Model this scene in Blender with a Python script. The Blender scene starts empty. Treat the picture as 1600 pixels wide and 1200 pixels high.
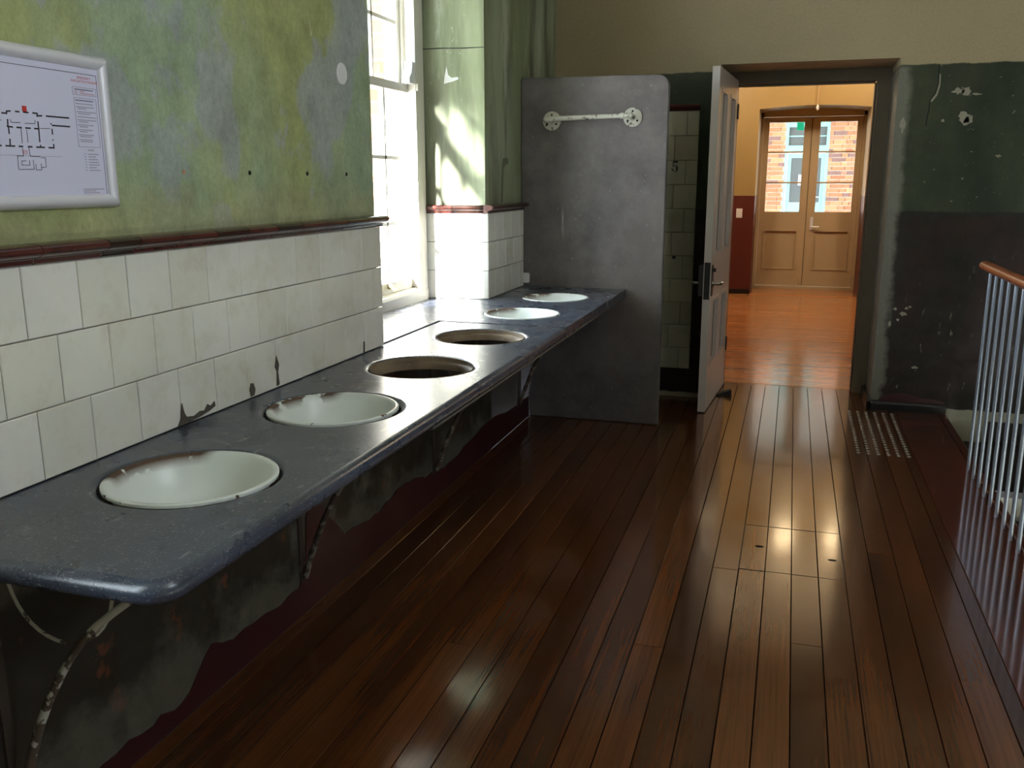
import bpy, bmesh, math, random
from mathutils import Matrix, Vector
random.seed(7)
S = bpy.context.scene
COL = S.collection
# ------------------------------------------------------------------ camera
FPX = 1403.8
YAW, PITCH, ROLL = math.radians(17.1115), math.radians(12.7345), math.radians(-0.085)
cam = bpy.data.cameras.new('camera'); camo = bpy.data.objects.new('camera', cam); COL.objects.link(camo)
cam.sensor_fit = 'HORIZONTAL'; cam.sensor_width = 36.0; cam.lens = FPX / 1600 * 36.0
fw = Vector((-math.sin(YAW) * math.cos(PITCH), math.cos(YAW) * math.cos(PITCH), -math.sin(PITCH)))
rt = Vector((math.cos(YAW), math.sin(YAW), 0)); up = rt.cross(fw)
r2 = rt * math.cos(ROLL) + up * math.sin(ROLL); u2 = up * math.cos(ROLL) - rt * math.sin(ROLL)
m = Matrix((r2, u2, -fw)).transposed().to_4x4(); m.translation = (0, 0, 1.45)
camo.matrix_world = m; cam.clip_start = 0.05
S.camera = camo
# ------------------------------------------------------------------ world, exposure
W = bpy.data.worlds.new('overcast_sky'); S.world = W; W.use_nodes = True
bg = W.node_tree.nodes['Background']; bg.inputs[0].default_value = (0.78, 0.89, 1.0, 1); bg.inputs[1].default_value = 17.0
vs = S.view_settings; vs.view_transform = 'Standard'; vs.look = 'None'; vs.exposure = 0.0; vs.gamma = 1.0; vs.use_curve_mapping = False
sl = bpy.data.lights.new('sun', 'SUN'); sl.energy = 170.0; sl.angle = math.radians(5.0); sl.color = (1.0, .98, .96)
so = bpy.data.objects.new('sun', sl); COL.objects.link(so)
so.rotation_euler = Vector((.338, 1.0, -.50)).to_track_quat('-Z', 'Y').to_euler()
def portal(name, loc, rot, sx, sy):
    l = bpy.data.lights.new(name, 'AREA'); l.shape = 'RECTANGLE'; l.size = sx; l.size_y = sy
    l.cycles.is_portal = True
    o = bpy.data.objects.new(name, l); COL.objects.link(o); o.location = loc; o.rotation_euler = rot
R90 = math.pi / 2
portal('window_daylight', (-2.16, 3.95, 2.0), (0, -R90, 0), 2.4, 1.3)         # faces +x
portal('added_opening_daylight', (2.66, .9, 2.88), (0, R90, 0), .95, 1.45)        # faces -x, at the added fill opening
portal('second_window_daylight', (-2.16, -.25, 2.0), (0, -R90, 0), 2.4, 1.3)   # faces +x
portal('verandah_daylight', (0.17, 13.1, 1.62), (R90, 0, 0), 1.2, 1.2)        # faces -y
# ------------------------------------------------------------------ node helpers
class NT:
    def __init__(s, name):
        s.m = bpy.data.materials.new(name); s.m.use_nodes = True; s.t = s.m.node_tree
        s.b = s.t.nodes['Principled BSDF']; s.out = s.t.nodes['Material Output']; s._p = None
    def node(s, t): return s.t.nodes.new(t)
    def link(s, a, b): s.t.links.new(a, b)
    def set(s, sock, v):
        if hasattr(v, 'is_output'): s.link(v, sock)
        elif isinstance(v, (tuple, list)) and len(v) == 3 and sock.type == 'RGBA': sock.default_value = (*v, 1)
        else: sock.default_value = v
    def pos(s):
        if s._p is None:
            s._p = s.node('ShaderNodeTexCoord').outputs['Object']
        return s._p
    def world(s): return s.node('ShaderNodeNewGeometry').outputs['Position']
    def xyz(s, v=None):
        n = s.node('ShaderNodeSeparateXYZ'); s.set(n.inputs[0], v or s.pos()); return n.outputs
    def rnd(s): return s.node('ShaderNodeObjectInfo').outputs['Random']
    def mapv(s, scale=(1, 1, 1), v=None, off=None):
        n = s.node('ShaderNodeMapping'); s.set(n.inputs[0], v or s.pos()); n.inputs['Scale'].default_value = scale
        if off is not None:
            c = s.node('ShaderNodeVectorMath'); c.operation = 'SCALE'; c.inputs[0].default_value = (13.7, 7.3, 19.1); s.set(c.inputs['Scale'], off); s.link(c.outputs[0], n.inputs['Location'])
        return n.outputs[0]
    def noise(s, scale, detail=4, rough=.55, v=None, dist=0):
        n = s.node('ShaderNodeTexNoise'); s.set(n.inputs['Vector'], v or s.pos()); n.inputs['Scale'].default_value = scale
        n.inputs['Detail'].default_value = detail; n.inputs['Roughness'].default_value = rough; n.inputs['Distortion'].default_value = dist
        return n.outputs['Fac']
    def rng(s, f, a, b, c=0., d=1.):
        n = s.node('ShaderNodeMapRange'); s.set(n.inputs[0], f)
        for i, q in enumerate((a, b, c, d)): s.set(n.inputs[i + 1], q)
        return n.outputs[0]
    def math(s, op, a, b=0.):
        n = s.node('ShaderNodeMath'); n.operation = op; s.set(n.inputs[0], a); s.set(n.inputs[1], b); return n.outputs[0]
    def mix(s, f, a, b):
        n = s.node('ShaderNodeMix'); n.data_type = 'RGBA'; s.set(n.inputs[0], f); s.set(n.inputs[6], a); s.set(n.inputs[7], b); return n.outputs[2]
    def mul(s, a, b):
        n = s.node('ShaderNodeMix'); n.data_type = 'RGBA'; n.blend_type = 'MULTIPLY'; n.inputs[0].default_value = 1; s.set(n.inputs[6], a); s.set(n.inputs[7], b); return n.outputs[2]
    def bump(s, h, strength=.3, dist=.01):
        n = s.node('ShaderNodeBump'); n.inputs['Strength'].default_value = strength; n.inputs['Distance'].default_value = dist
        s.link(h, n.inputs['Height']); s.link(n.outputs[0], s.b.inputs['Normal']); return n.outputs[0]
    def fin(s, col, rough=.5, spec=None, metal=None, coat=None, coatr=None):
        s.set(s.b.inputs['Base Color'], col); s.set(s.b.inputs['Roughness'], rough)
        if spec is not None: s.b.inputs['Specular IOR Level'].default_value = spec
        if metal is not None: s.b.inputs['Metallic'].default_value = metal
        if coat is not None: s.b.inputs['Coat Weight'].default_value = coat; s.b.inputs['Coat Roughness'].default_value = coatr or .05
        return s.m
def grey(v): return (v, v, v)
def plain(name, col, rough=.5, metal=0., spec=.5, var=.12, scale=40, bump=0.):
    n = NT(name); f = n.noise(scale, 3)
    lo = tuple(c * (1 - var) for c in col); hi = tuple(min(1, c * (1 + var)) for c in col)
    if bump: n.bump(f, bump, .002)
    return n.fin(n.mix(f, lo, hi), rough, spec, metal)
# ------------------------------------------------------------------ materials
def mat_green():
    n = NT('green_plaster'); p = n.pos(); z = n.xyz()[2]
    st = n.mapv((1, 1, .35))
    olive = n.mix(n.noise(2.0, 5, .6, st), (.25, .29, .11), (.44, .47, .22))
    sage = n.mix(n.noise(7, 5, .6), (.25, .34, .22), (.38, .46, .31))
    base = n.mix(n.rng(n.noise(1.3, 4, .6, st), .42, .58), olive, sage)
    blue = n.math('MAXIMUM', n.rng(n.noise(2.4, 6, .58, n.mapv((1, 1.0, .85), off=.31)), .545, .575, 0, .7), n.rng(n.noise(4.6, 6, .6, n.mapv((1, 1.0, .8), off=.63)), .59, .615, 0, .6))
    base = n.mix(blue, base, (.35, .38, .40))
    low = n.rng(n.math('ADD', z, n.rng(n.noise(6, 4), 0, 1, -.12, .12)), 1.44, 1.35, 0, .65)
    base = n.mix(low, base, (.36, .36, .20))
    streak = n.rng(n.noise(26, 4, .7, n.mapv((1, 1, .12))), .62, .78, 0, .35)
    base = n.mix(streak, base, (.50, .50, .33))
    scuff = n.rng(n.noise(48, 3, .6, n.mapv((1, 1, .3), off=.77)), .735, .76, 0, .7)
    base = n.mix(scuff, base, (.62, .62, .48))
    base = n.mul(base, n.mix(n.rng(n.noise(9, 6, .68, n.mapv((1, 1, .8))), .3, .7), grey(.76), grey(1.20)))
    base = n.mul(base, n.mix(n.rng(n.noise(70, 5, .75, n.mapv((1, 1, .8))), .3, .7), grey(.82), grey(1.16)))
    # below the worktop: grey-brown cement render
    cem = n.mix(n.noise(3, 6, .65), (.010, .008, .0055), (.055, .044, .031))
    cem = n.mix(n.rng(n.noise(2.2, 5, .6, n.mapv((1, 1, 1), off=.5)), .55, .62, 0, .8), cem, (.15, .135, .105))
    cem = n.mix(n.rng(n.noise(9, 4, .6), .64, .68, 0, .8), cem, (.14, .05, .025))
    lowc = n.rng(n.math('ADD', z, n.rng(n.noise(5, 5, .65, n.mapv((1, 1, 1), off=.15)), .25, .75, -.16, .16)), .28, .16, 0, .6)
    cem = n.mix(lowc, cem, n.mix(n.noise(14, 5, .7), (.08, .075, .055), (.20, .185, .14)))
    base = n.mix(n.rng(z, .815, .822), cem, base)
    base = n.mix(n.math('MULTIPLY', n.rng(z, .822, .83), n.rng(z, 1.30, 1.29)), base, (.11, .10, .085))
    n.bump(n.noise(30, 5, .65), .25, .004)
    return n.fin(base, n.rng(n.noise(12), .3, .7, .38, .6), .4)
def mat_pier():
    n = NT('stained_green_plaster'); z = n.xyz()[2]
    st = n.mapv((1.5, 1.5, .3))
    base = n.mix(n.rng(n.noise(1.7, 5, .6, st), .4, .6), (.20, .235, .13), (.33, .37, .25))
    base = n.mix(n.rng(n.noise(2.3, 5, .6, n.mapv((2, 2, .25), off=.4)), .50, .62, 0, .85), base, (.10, .105, .065))
    base = n.mix(n.rng(n.noise(3, 5, .65, n.mapv((2, 2, .4), off=.9)), .60, .66, 0, .7), base, (.46, .48, .38))
    base = n.mix(n.rng(n.noise(45, 3, .6), .70, .73, 0, .7), base, (.62, .62, .5))
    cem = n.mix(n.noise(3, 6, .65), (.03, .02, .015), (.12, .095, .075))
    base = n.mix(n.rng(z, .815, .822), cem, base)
    base = n.mix(n.math('MULTIPLY', n.rng(z, .822, .83), n.rng(z, 1.30, 1.29)), base, (.11, .10, .085))
    n.bump(n.noise(30, 5, .65), .25, .004)
    return n.fin(base, .5, .4)
def mat_back():
    n = NT('dado_painted_plaster'); x, y, z = n.xyz()
    wob = n.rng(n.noise(14, 4), 0, 1, -.012, .012)
    zz = n.math('ADD', z, wob)
    cream = n.mix(n.noise(2, 3), (.31, .25, .15), (.355, .285, .172))
    green = n.mix(n.rng(n.noise(2.4, 6, .62, n.mapv((1, 1, .5))), .36, .64), (.017, .025, .013), (.046, .052, .027))
    green = n.mix(n.rng(n.noise(4.5, 5, .6, n.mapv((1, 1, .3), off=.2)), .58, .68, 0, .6), green, (.085, .09, .05))
    green = n.mix(n.rng(n.noise(38, 4, .6), .68, .72, 0, .55), green, (.38, .36, .28))
    brown = n.mix(n.rng(n.noise(3.2, 6, .65), .35, .65), (.008, .0065, .0045), (.026, .0105, .007))
    brown = n.mix(n.rng(n.noise(2.1, 5, .6, n.mapv((1, 1, .6), off=.6)), .52, .62, 0, .7), brown, (.019, .017, .0145))
    drip = n.math('MULTIPLY', n.rng(n.noise(30, 5, .65, n.mapv((1, 1, .28))), .62, .70), n.rng(n.math('ADD', z, n.rng(n.noise(3), 0, 1, -.5, .5)), 1.15, .5, 0, .8))
    brown = n.mix(drip, brown, (.25, .23, .19))
    c = n.mix(n.rng(zz, 1.250, 1.262), brown, green)
    c = n.mix(n.math('MULTIPLY', n.rng(zz, 1.235, 1.245), n.rng(zz, 1.268, 1.258)), c, (.012, .011, .009))
    c = n.mix(n.rng(zz, 2.118, 2.126), c, cream)
    # rubbed pale strip on the right-hand arris of the doorway
    xs = n.math('ADD', x, n.rng(n.noise(9, 5, .65), 0, 1, -.05, .05))
    arris = n.math('MULTIPLY', n.rng(xs, .50, .53), n.rng(xs, .64, .60))
    arris = n.math('MULTIPLY', arris, n.rng(zz, 2.12, 2.10, 0, .7))
    c = n.mix(arris, c, (.20, .19, .155))
    c = n.mix(n.rng(zz, .036, .030), c, (.33, .31, .235))
    c = n.mul(c, n.mix(n.noise(70, 4, .7), grey(.75), grey(1.2)))
    n.bump(n.noise(22, 5, .65), .3, .004)
    return n.fin(c, n.rng(n.noise(10), .3, .7, .42, .7), .35)
def mat_passage():
    n = NT('yellow_and_maroon_paint'); z = n.xyz()[2]
    c = n.mix(n.rng(z, 1.258, 1.262), n.mix(n.noise(3), (.088, .017, .012), (.105, .020, .014)), n.mix(n.noise(2), (.31, .205, .078), (.345, .235, .092)))
    return n.fin(c, .45, .4)
def mat_slate(name, a, b, rough=(.3, .45), warm=None, spec=.5):
    n = NT(name)
    c = n.mix(n.rng(n.noise(5, 7, .68), .3, .7), a, b)
    c = n.mix(n.rng(n.noise(1.6, 4, .6), .5, .62, 0, .45), c, warm or (.066, .069, .080))
    c = n.mix(n.rng(n.noise(70, 3, .7), .66, .72, 0, .5), c, grey(.26))
    c = n.mix(n.rng(n.noise(45, 2, .5, n.mapv((1, .25, 1), off=.3)), .69, .72, 0, .5), c, grey(.28))
    if name == 'grey_slate':
        x, y, z = n.xyz()
        wear = n.math('MAXIMUM', n.rng(x, -1.14, -.99), n.rng(y, 1.48, 1.30))
        for k, (ax, ay, rz) in enumerate(((1, .22, .5), (.22, 1, .3), (1, .3, -.6), (.8, .8, 0))):
            mp = n.node('ShaderNodeMapping'); n.link(n.pos(), mp.inputs[0]); mp.inputs['Scale'].default_value = (ax, ay, 1); mp.inputs['Rotation'].default_value = (0, 0, rz); mp.inputs['Location'].default_value = (k * 3.1, k, 0)
            f = n.rng(n.noise(300 if k < 3 else 240, 2, .5, mp.outputs[0]), .67, .72, 0, .55)
            c = n.mix(n.math('MULTIPLY', f, wear), c, (.34, .36, .38))
    n.bump(n.noise(120, 4, .7), .12, .002)
    return n.fin(c, n.rng(n.noise(9, 5, .6), .3, .7, *rough), spec)
def mat_wood(name, lo, hi, axis, rough=.17, randamt=.35, coat=.6):
    n = NT(name); r = n.rnd()
    sc = (9, .3, 9) if axis == 'y' else (.3, 9, 9)
    v = n.mapv(sc, v=n.world(), off=r)
    g1 = n.noise(1.2, 3, .5, v, .2); 
    sc2 = (110, 2.2, 110) if axis == 'y' else (2.2, 110, 110)
    g2 = n.noise(1.3, 3, .6, n.mapv(sc2, v=n.world(), off=r))
    f = n.math('ADD', n.math('MULTIPLY', n.rng(g1, .25, .75), .5), n.math('MULTIPLY', r, randamt))
    c = n.mix(f, lo, hi)
    c = n.mul(c, n.mix(n.rng(g2, .3, .7), grey(.74), grey(1.12)))
    big = n.rng(n.noise(1.1, 3, .5, n.mapv((1, .5, 1) if axis == 'y' else (.5, 1, 1), v=n.world(), off=r)), .5, .7, 0, .5)
    c = n.mix(big, c, tuple(q * .45 for q in lo))
    n.bump(n.noise(7, 3, .5, n.mapv((1.0, .5, 1) if axis == 'y' else (.5, 1, 1), v=n.world())), .05, .01)
    return n.fin(c, n.rng(n.noise(5, 4, .6, n.world()), .3, .7, rough * .85, rough * 1.35), .38, None, coat, rough * .55)
def mat_tile(name, a, b, rough=.16):
    n = NT(name); r = n.rnd()
    c = n.mix(r, a, b)
    c = n.mix(n.rng(n.noise(3.5, 4, .6, n.world()), .45, .7, 0, .35), c, tuple(q * .8 for q in a))
    c = n.mul(c, n.mix(n.rng(n.noise(9, 5, .7, n.world()), .5, .75), grey(1), (.86, .84, .76)))
    n.bump(n.noise(5, 2, .5, n.world()), .04, .004)
    return n.fin(c, rough, .5)
def mat_cap():
    n = NT('glazed_capping'); r = n.rnd()
    c = n.mix(n.rng(r, .35, .75), (.030, .012, .009), (.085, .022, .018))
    c = n.mix(n.rng(n.noise(25, 3, .6, n.world()), .5, .7, 0, .5), c, (.02, .012, .007))
    return n.fin(c, .16, .6)
def mat_basin():
    n = NT('white_enamel'); p = n.pos(); x, y, z = n.xyz()
    r = n.math('SQRT', n.math('ADD', n.math('MULTIPLY', x, x), n.math('MULTIPLY', y, y)))
    ang = n.rng(n.math('ADD', n.math('MULTIPLY', x, -.93), n.math('MULTIPLY', y, .36)), .09, .17)
    nz = n.noise(16, 4, .6, n.mapv((1, 1, 1), v=n.world()))
    chip = n.math('MULTIPLY', n.rng(r, .158, .168), n.math('MULTIPLY', n.rng(ang, .2, .5), n.rng(nz, .42, .46)))
    nz2 = n.noise(30, 4, .6, n.mapv((1, 1, 1), v=n.world(), off=.8))
    chip = n.math('MAXIMUM', chip, n.math('MULTIPLY', n.rng(r, .168, .173), n.rng(nz2, .64, .66)))
    rust = n.mix(n.noise(40, 3), (.055, .028, .018), (.16, .10, .065))
    dirt = n.rng(n.noise(3, 4, .6, n.world()), .4, .7, 0, .3)
    wh = n.mix(dirt, (.72, .76, .74), (.55, .60, .55))
    n.bump(n.math('MULTIPLY', chip, -1.), .5, .002)
    return n.fin(n.mix(chip, wh, rust), n.rng(chip, 0, 1, .30, .8), .4)
def mat_glass():
    n = NT('clear_glass'); t = n.t; t.nodes.remove(n.b)
    tr = n.node('ShaderNodeBsdfTransparent'); tr.inputs[0].default_value = (.96, .97, .96, 1)
    gl = n.node('ShaderNodeBsdfGlossy'); gl.inputs['Roughness'].default_value = .02
    fr = n.node('ShaderNodeLayerWeight'); fr.inputs[0].default_value = .5
    fac = n.rng(n.math('POWER', fr.outputs['Facing'], 5.), 0, 1, .02, .9)
    mx = n.node('ShaderNodeMixShader'); n.link(fac, mx.inputs[0]); n.link(tr.outputs[0], mx.inputs[1]); n.link(gl.outputs[0], mx.inputs[2])
    n.link(mx.outputs[0], n.out.inputs[0]); return n.m
def mat_brick():
    n = NT('orange_brick'); r = n.rnd()
    c = n.mix(n.rng(r, 0, .8), (.42, .13, .065), (.60, .27, .13)); c = n.mix(n.rng(r, .82, .86), c, (.22, .12, .10))
    c = n.mul(c, n.mix(n.noise(30, 4, .7, n.world()), grey(.75), grey(1.2)))
    return n.fin(c, .85, .2)
def mat_flaky(name, paint, under, thr=.55, scale=22):
    n = NT(name); f = n.rng(n.noise(scale, 5, .65, n.world()), thr, thr + .04)
    return n.fin(n.mix(f, paint, under), .55, .4)
def mat_fade():
    n = NT('worn_bracket_iron'); z = n.xyz()[2]
    f = n.rng(n.math('ADD', n.noise(22, 5, .65, n.world()), n.rng(z, .75, .30, -.10, .16)), .53, .57)
    return n.fin(n.mix(f, (.60, .59, .52), n.mix(n.noise(9), (.06, .04, .03), (.17, .13, .10))), .55, .4)
M = dict(
    green=mat_green(), pier=mat_pier(), back=mat_back(), passage=mat_passage(),
    slate=mat_slate('grey_slate', (.022, .028, .045), (.058, .070, .104), (.25, .32), None, .7),
    screen=mat_slate('purple_slate', (.085, .075, .076), (.18, .160, .160), (.36, .52), (.15, .12, .11), .45),
    floor=mat_wood('varnished_floorboard', (.030, .0085, .003), (.19, .064, .020), 'y', .16, .42, .3),
    nosing=mat_wood('red_varnished_board', (.070, .014, .006), (.15, .032, .014), 'y', .12, .2, .8),
    pfloor=mat_wood('orange_floorboard', (.42, .15, .045), (.70, .29, .09), 'x', .2, .3, .5),
    tile=mat_tile('cream_glazed_tile', (.76, .745, .66), (.84, .825, .77)),
    oldtile=mat_tile('dull_cream_tile', (.42, .40, .30), (.52, .50, .39), .3),
    cap=mat_cap(), basin=mat_basin(), glass=mat_glass(), brick=mat_brick(),
    subfloor=plain('dark_subfloor', (.010, .006, .004), .9),
    ceiling=plain('ceiling_paint', (.62, .60, .53), .7, scale=3),
    outer=plain('render_outer', (.35, .33, .30), .8, scale=4),
    asphalt=plain('courtyard_asphalt', (.07, .068, .065), .9, scale=6),
    mortar=plain('pale_mortar', (.72, .66, .56), .9),
    winpaint=plain('cream_gloss_paint', (.66, .63, .56), .35, var=.06, scale=9),
    doorpaint=plain('taupe_gloss_paint', (.56, .51, .49), .30, var=.07, scale=8),
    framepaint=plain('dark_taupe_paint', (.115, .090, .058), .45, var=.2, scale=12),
    frenchpaint=plain('brown_door_paint', (.46, .35, .22), .45, var=.05, scale=8),
    bluepaint=plain('pale_blue_door_paint', (.24, .42, .39), .5, var=.05),
    dark=plain('near_black_paint', (.008, .007, .007), .3, var=.2),
    maroon=plain('maroon_skirting_paint', (.045, .009, .011), .42, var=.25, scale=14),
    white=plain('white_plastic', (.70, .70, .72), .4, var=.03),
    alu=plain('satin_aluminium', (.74, .74, .80), .42, .25, var=.03),
    steel=plain('satin_steel', (.26, .255, .23), .45, .7, var=.1),
    chrome=plain('worn_chrome', (.55, .55, .55), .2, 1., var=.1),
    blackiron=plain('black_lock_iron', (.035, .032, .03), .5, .3, var=.3),
    brass=plain('pale_brass', (.62, .55, .30), .3, .8, var=.15),
    baluster=plain('blue_grey_steel', (.36, .40, .48), .28, .75, var=.06),
    rail=mat_wood('polished_handrail', (.22, .055, .018), (.42, .12, .042), 'y', .3, .1, .15),
    ironwhite=mat_flaky('flaking_white_iron', (.58, .57, .50), (.085, .05, .035), .56, 26),
    ironold=mat_flaky('rusted_bracket_iron', (.24, .21, .17), (.08, .055, .04), .45, 18),
    ironrust=mat_flaky('rusty_iron', (.06, .045, .035), (.12, .10, .08), .6, 18),
    ironfade=mat_fade(),
    rimstone=mat_slate('brown_stone_rim', (.10, .065, .035), (.24, .18, .12), (.6, .8), (.16, .11, .06)),
    bead=plain('pale_slate_edge', (.085, .078, .070), .5, var=.3),
    paper=plain('sign_paper', (.66, .66, .84), .35, var=.02, scale=5),
    ink=plain('print_ink', (.02, .02, .035), .5, var=0.),
    inkgrey=plain('print_grey', (.30, .28, .36), .5, var=0.),
    inkred=plain('print_red', (.55, .04, .04), .5, var=0.),
    inkpink=plain('print_pink', (.50, .24, .30), .5, var=0.),
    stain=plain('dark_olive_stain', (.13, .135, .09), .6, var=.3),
    bare=plain('bare_plaster', (.27, .245, .19), .8, var=.25, scale=60),
    barewhite=plain('white_filler', (.72, .73, .72), .6, var=.08),
    chip=plain('tile_body_stain', (.085, .07, .055), .8, var=.5, scale=90),
    hole=plain('dark_hole', (.01, .009, .008), .9),
    plug=plain('wall_plug', (.42, .26, .16), .7, var=.2),
    signgreen=plain('exit_green', (.02, .42, .22), .4, var=.02),
    rubber=plain('black_rubber', (.02, .02, .02), .6),
    trans=plain('dark_interior', (.10, .11, .11), .3),
    paleframe=plain('step_cream', (.15, .14, .105), .6, scale=6),
    tread=plain('dark_tread', (.018, .012, .010), .5),
)
def emis(name, col, st):
    n = NT(name); n.b.inputs['Emission Color'].default_value = (*col, 1); n.b.inputs['Emission Strength'].default_value = st
    return n.fin(col, .4)
M['lamp'] = emis('warm_globe_glass', (1., .74, .42), 22.)
M['fill_lamp'] = emis('fill_globe_glass', (1., .84, .62), 120.)
M['signgreen'] = emis('exit_green', (.02, .55, .28), .8)
# ------------------------------------------------------------------ mesh helpers
class MB:
    def __init__(s): s.v = []; s.f = []
    def add(s, v, f):
        o = len(s.v); s.v += [tuple(q) for q in v]; s.f += [tuple(i + o for i in q) for q in f]; return s
    def box(s, x0, x1, y0, y1, z0, z1):
        return s.add([(x0, y0, z0), (x1, y0, z0), (x1, y1, z0), (x0, y1, z0), (x0, y0, z1), (x1, y0, z1), (x1, y1, z1), (x0, y1, z1)],
                     [(3, 2, 1, 0), (4, 5, 6, 7), (0, 1, 5, 4), (1, 2, 6, 5), (2, 3, 7, 6), (3, 0, 4, 7)])
    def cbox(s, x0, x1, y0, y1, z0, z1, c=.002):
        """box chamfered on its upper edges"""
        return s.add([(x0, y0, z0), (x1, y0, z0), (x1, y1, z0), (x0, y1, z0), (x0, y0, z1 - c), (x1, y0, z1 - c), (x1, y1, z1 - c), (x0, y1, z1 - c),
                      (x0 + c, y0 + c, z1), (x1 - c, y0 + c, z1), (x1 - c, y1 - c, z1), (x0 + c, y1 - c, z1)],
                     [(3, 2, 1, 0), (8, 9, 10, 11), (0, 1, 5, 4), (1, 2, 6, 5), (2, 3, 7, 6), (3, 0, 4, 7), (4, 5, 9, 8), (5, 6, 10, 9), (6, 7, 11, 10), (7, 4, 8, 11)])
    def ext(s, pts, a, b, axis):
        """extrude the outline pts (2D) from a to b along an axis; remaining axes in order"""
        def P(p, q):
            return {'x': (q, p[0], p[1]), 'y': (p[0], q, p[1]), 'z': (p[0], p[1], q)}[axis]
        k = len(pts); v = [P(p, a) for p in pts] + [P(p, b) for p in pts]
        f = [tuple(range(k - 1, -1, -1)), tuple(range(k, 2 * k))] + [(i, (i + 1) % k, k + (i + 1) % k, k + i) for i in range(k)]
        return s.add(v, f)
    def tube(s, path, r, seg=8, cap=True, flat=None):
        path = [Vector(p) for p in path]; k = len(path); rr = r if isinstance(r, (list, tuple)) else [r] * k
        v = []; ref = None
        for i, p in enumerate(path):
            t = (path[min(i + 1, k - 1)] - path[max(i - 1, 0)]).normalized()
            if ref is None:
                ref = Vector((0, 1, 0)) if abs(t.y) < .9 else Vector((1, 0, 0))
            a = (ref - t * ref.dot(t)).normalized(); b = t.cross(a); ref = a
            for j in range(seg):
                q = 2 * math.pi * j / seg
                v.append(p + a * math.cos(q) * rr[i] * (flat or 1) + b * math.sin(q) * rr[i])
        f = [(i * seg + j, i * seg + (j + 1) % seg, (i + 1) * seg + (j + 1) % seg, (i + 1) * seg + j) for i in range(k - 1) for j in range(seg)]
        if cap: f += [tuple(range(seg - 1, -1, -1)), tuple((k - 1) * seg + j for j in range(seg))]
        return s.add(v, f)
    def lathe(s, prof, c=(0, 0, 0), seg=48, axis='z', close=False):
        v = []; k = len(prof)
        for j in range(seg):
            q = 2 * math.pi * j / seg; ca, sa = math.cos(q), math.sin(q)
            for r, h in prof:
                p = {'z': (r * ca, r * sa, h), 'y': (r * ca, h, r * sa), 'x': (h, r * ca, r * sa)}[axis]
                v.append((p[0] + c[0], p[1] + c[1], p[2] + c[2]))
        f = [(j * k + i, ((j + 1) % seg) * k + i, ((j + 1) % seg) * k + i + 1, j * k + i + 1) for j in range(seg) for i in range(k - 1)]
        if close: f += [(j * k + k - 1, ((j + 1) % seg) * k + k - 1, ((j + 1) % seg) * k, j * k) for j in range(seg)]
        return s.add(v, f)
    def mesh(s, name, mat, smooth=None):
        me = bpy.data.meshes.new(name); me.from_pydata(s.v, [], s.f)
        bm = bmesh.new(); bm.from_mesh(me); bmesh.ops.remove_doubles(bm, verts=bm.verts, dist=1e-6); bmesh.ops.recalc_face_normals(bm, faces=bm.faces); bm.to_mesh(me); bm.free()
        me.materials.append(M[mat] if isinstance(mat, str) else mat)
        if smooth is not None:
            for p in me.polygons: p.use_smooth = True
            me.set_sharp_from_angle(angle=math.radians(smooth))
        return me
    def build(s, name, mat, parent=None, smooth=None, loc=None, label=None):
        return link(name, s.mesh(name, mat, smooth), parent, loc, label)
def link(name, me, parent=None, loc=None, label=None):
    o = bpy.data.objects.new(name, me); COL.objects.link(o)
    if loc is not None: o.location = loc
    if parent is not None: adopt(o, parent)
    if label: o['label'] = label
    return o
def world(o):
    b = Matrix.LocRotScale(o.location, o.rotation_euler, o.scale)
    return b if o.parent is None else world(o.parent) @ o.matrix_parent_inverse @ b
def adopt(o, parent):
    o.parent = parent
    q = parent
    while q.parent is not None: q = q.parent
    if not q.get('local'): o.matrix_parent_inverse = world(parent).inverted()
def tag(o, label, cat, group=None):
    o['label'] = label; o['category'] = cat
    if group: o['group'] = group
    return o
def struct(o): o['kind'] = 'structure'; return o
def thing(name, loc, label=None, cat=None, group=None):
    o = bpy.data.objects.new(name, None); COL.objects.link(o); o.location = loc; o.empty_display_size = .1
    if label: tag(o, label, cat, group)
    return o
def box(name, mat, dims, parent=None): return MB().box(*dims).build(name, mat, parent)
_tiles = {}
def tile(parent, axis, u0, u1, v0, v1, n0, t, mat='tile', gap=.0012, sign=1, name='tile', jit=.0035):
    """a wall tile: axis 'x' lies on a wall facing +x (sign 1), 'y' on a wall facing y*sign"""
    w, h = round(u1 - u0 - 2 * gap, 4), round(v1 - v0 - 2 * gap, 4); key = (axis, sign, w, h, t, mat, name)
    if key not in _tiles:
        c = .0022; a, b = w / 2, h / 2
        L = [(-a, -b, 0), (a, -b, 0), (a, b, 0), (-a, b, 0), (-a, -b, t - c), (a, -b, t - c), (a, b, t - c), (-a, b, t - c), (-a + c, -b + c, t), (a - c, -b + c, t), (a - c, b - c, t), (-a + c, b - c, t)]
        F = [(8, 9, 10, 11), (0, 1, 5, 4), (1, 2, 6, 5), (2, 3, 7, 6), (3, 0, 4, 7), (4, 5, 9, 8), (5, 6, 10, 9), (6, 7, 11, 10), (7, 4, 8, 11), (3, 2, 1, 0)]
        V = [(n * sign, u, v) if axis == 'x' else (u, n * sign, v) for u, v, n in L]
        mb = MB(); mb.v = V; mb.f = F; _tiles[key] = mb.mesh(name, mat)
    um, vm = (u0 + u1) / 2, (v0 + v1) / 2
    o = bpy.data.objects.new(name, _tiles[key]); COL.objects.link(o)
    o.location = (n0, um, vm) if axis == 'x' else (um, n0, vm)
    j = lambda: random.uniform(-jit, jit)
    o.rotation_euler = (0, j(), j()) if axis == 'x' else (j(), 0, j())
    adopt(o, parent); return o
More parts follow.
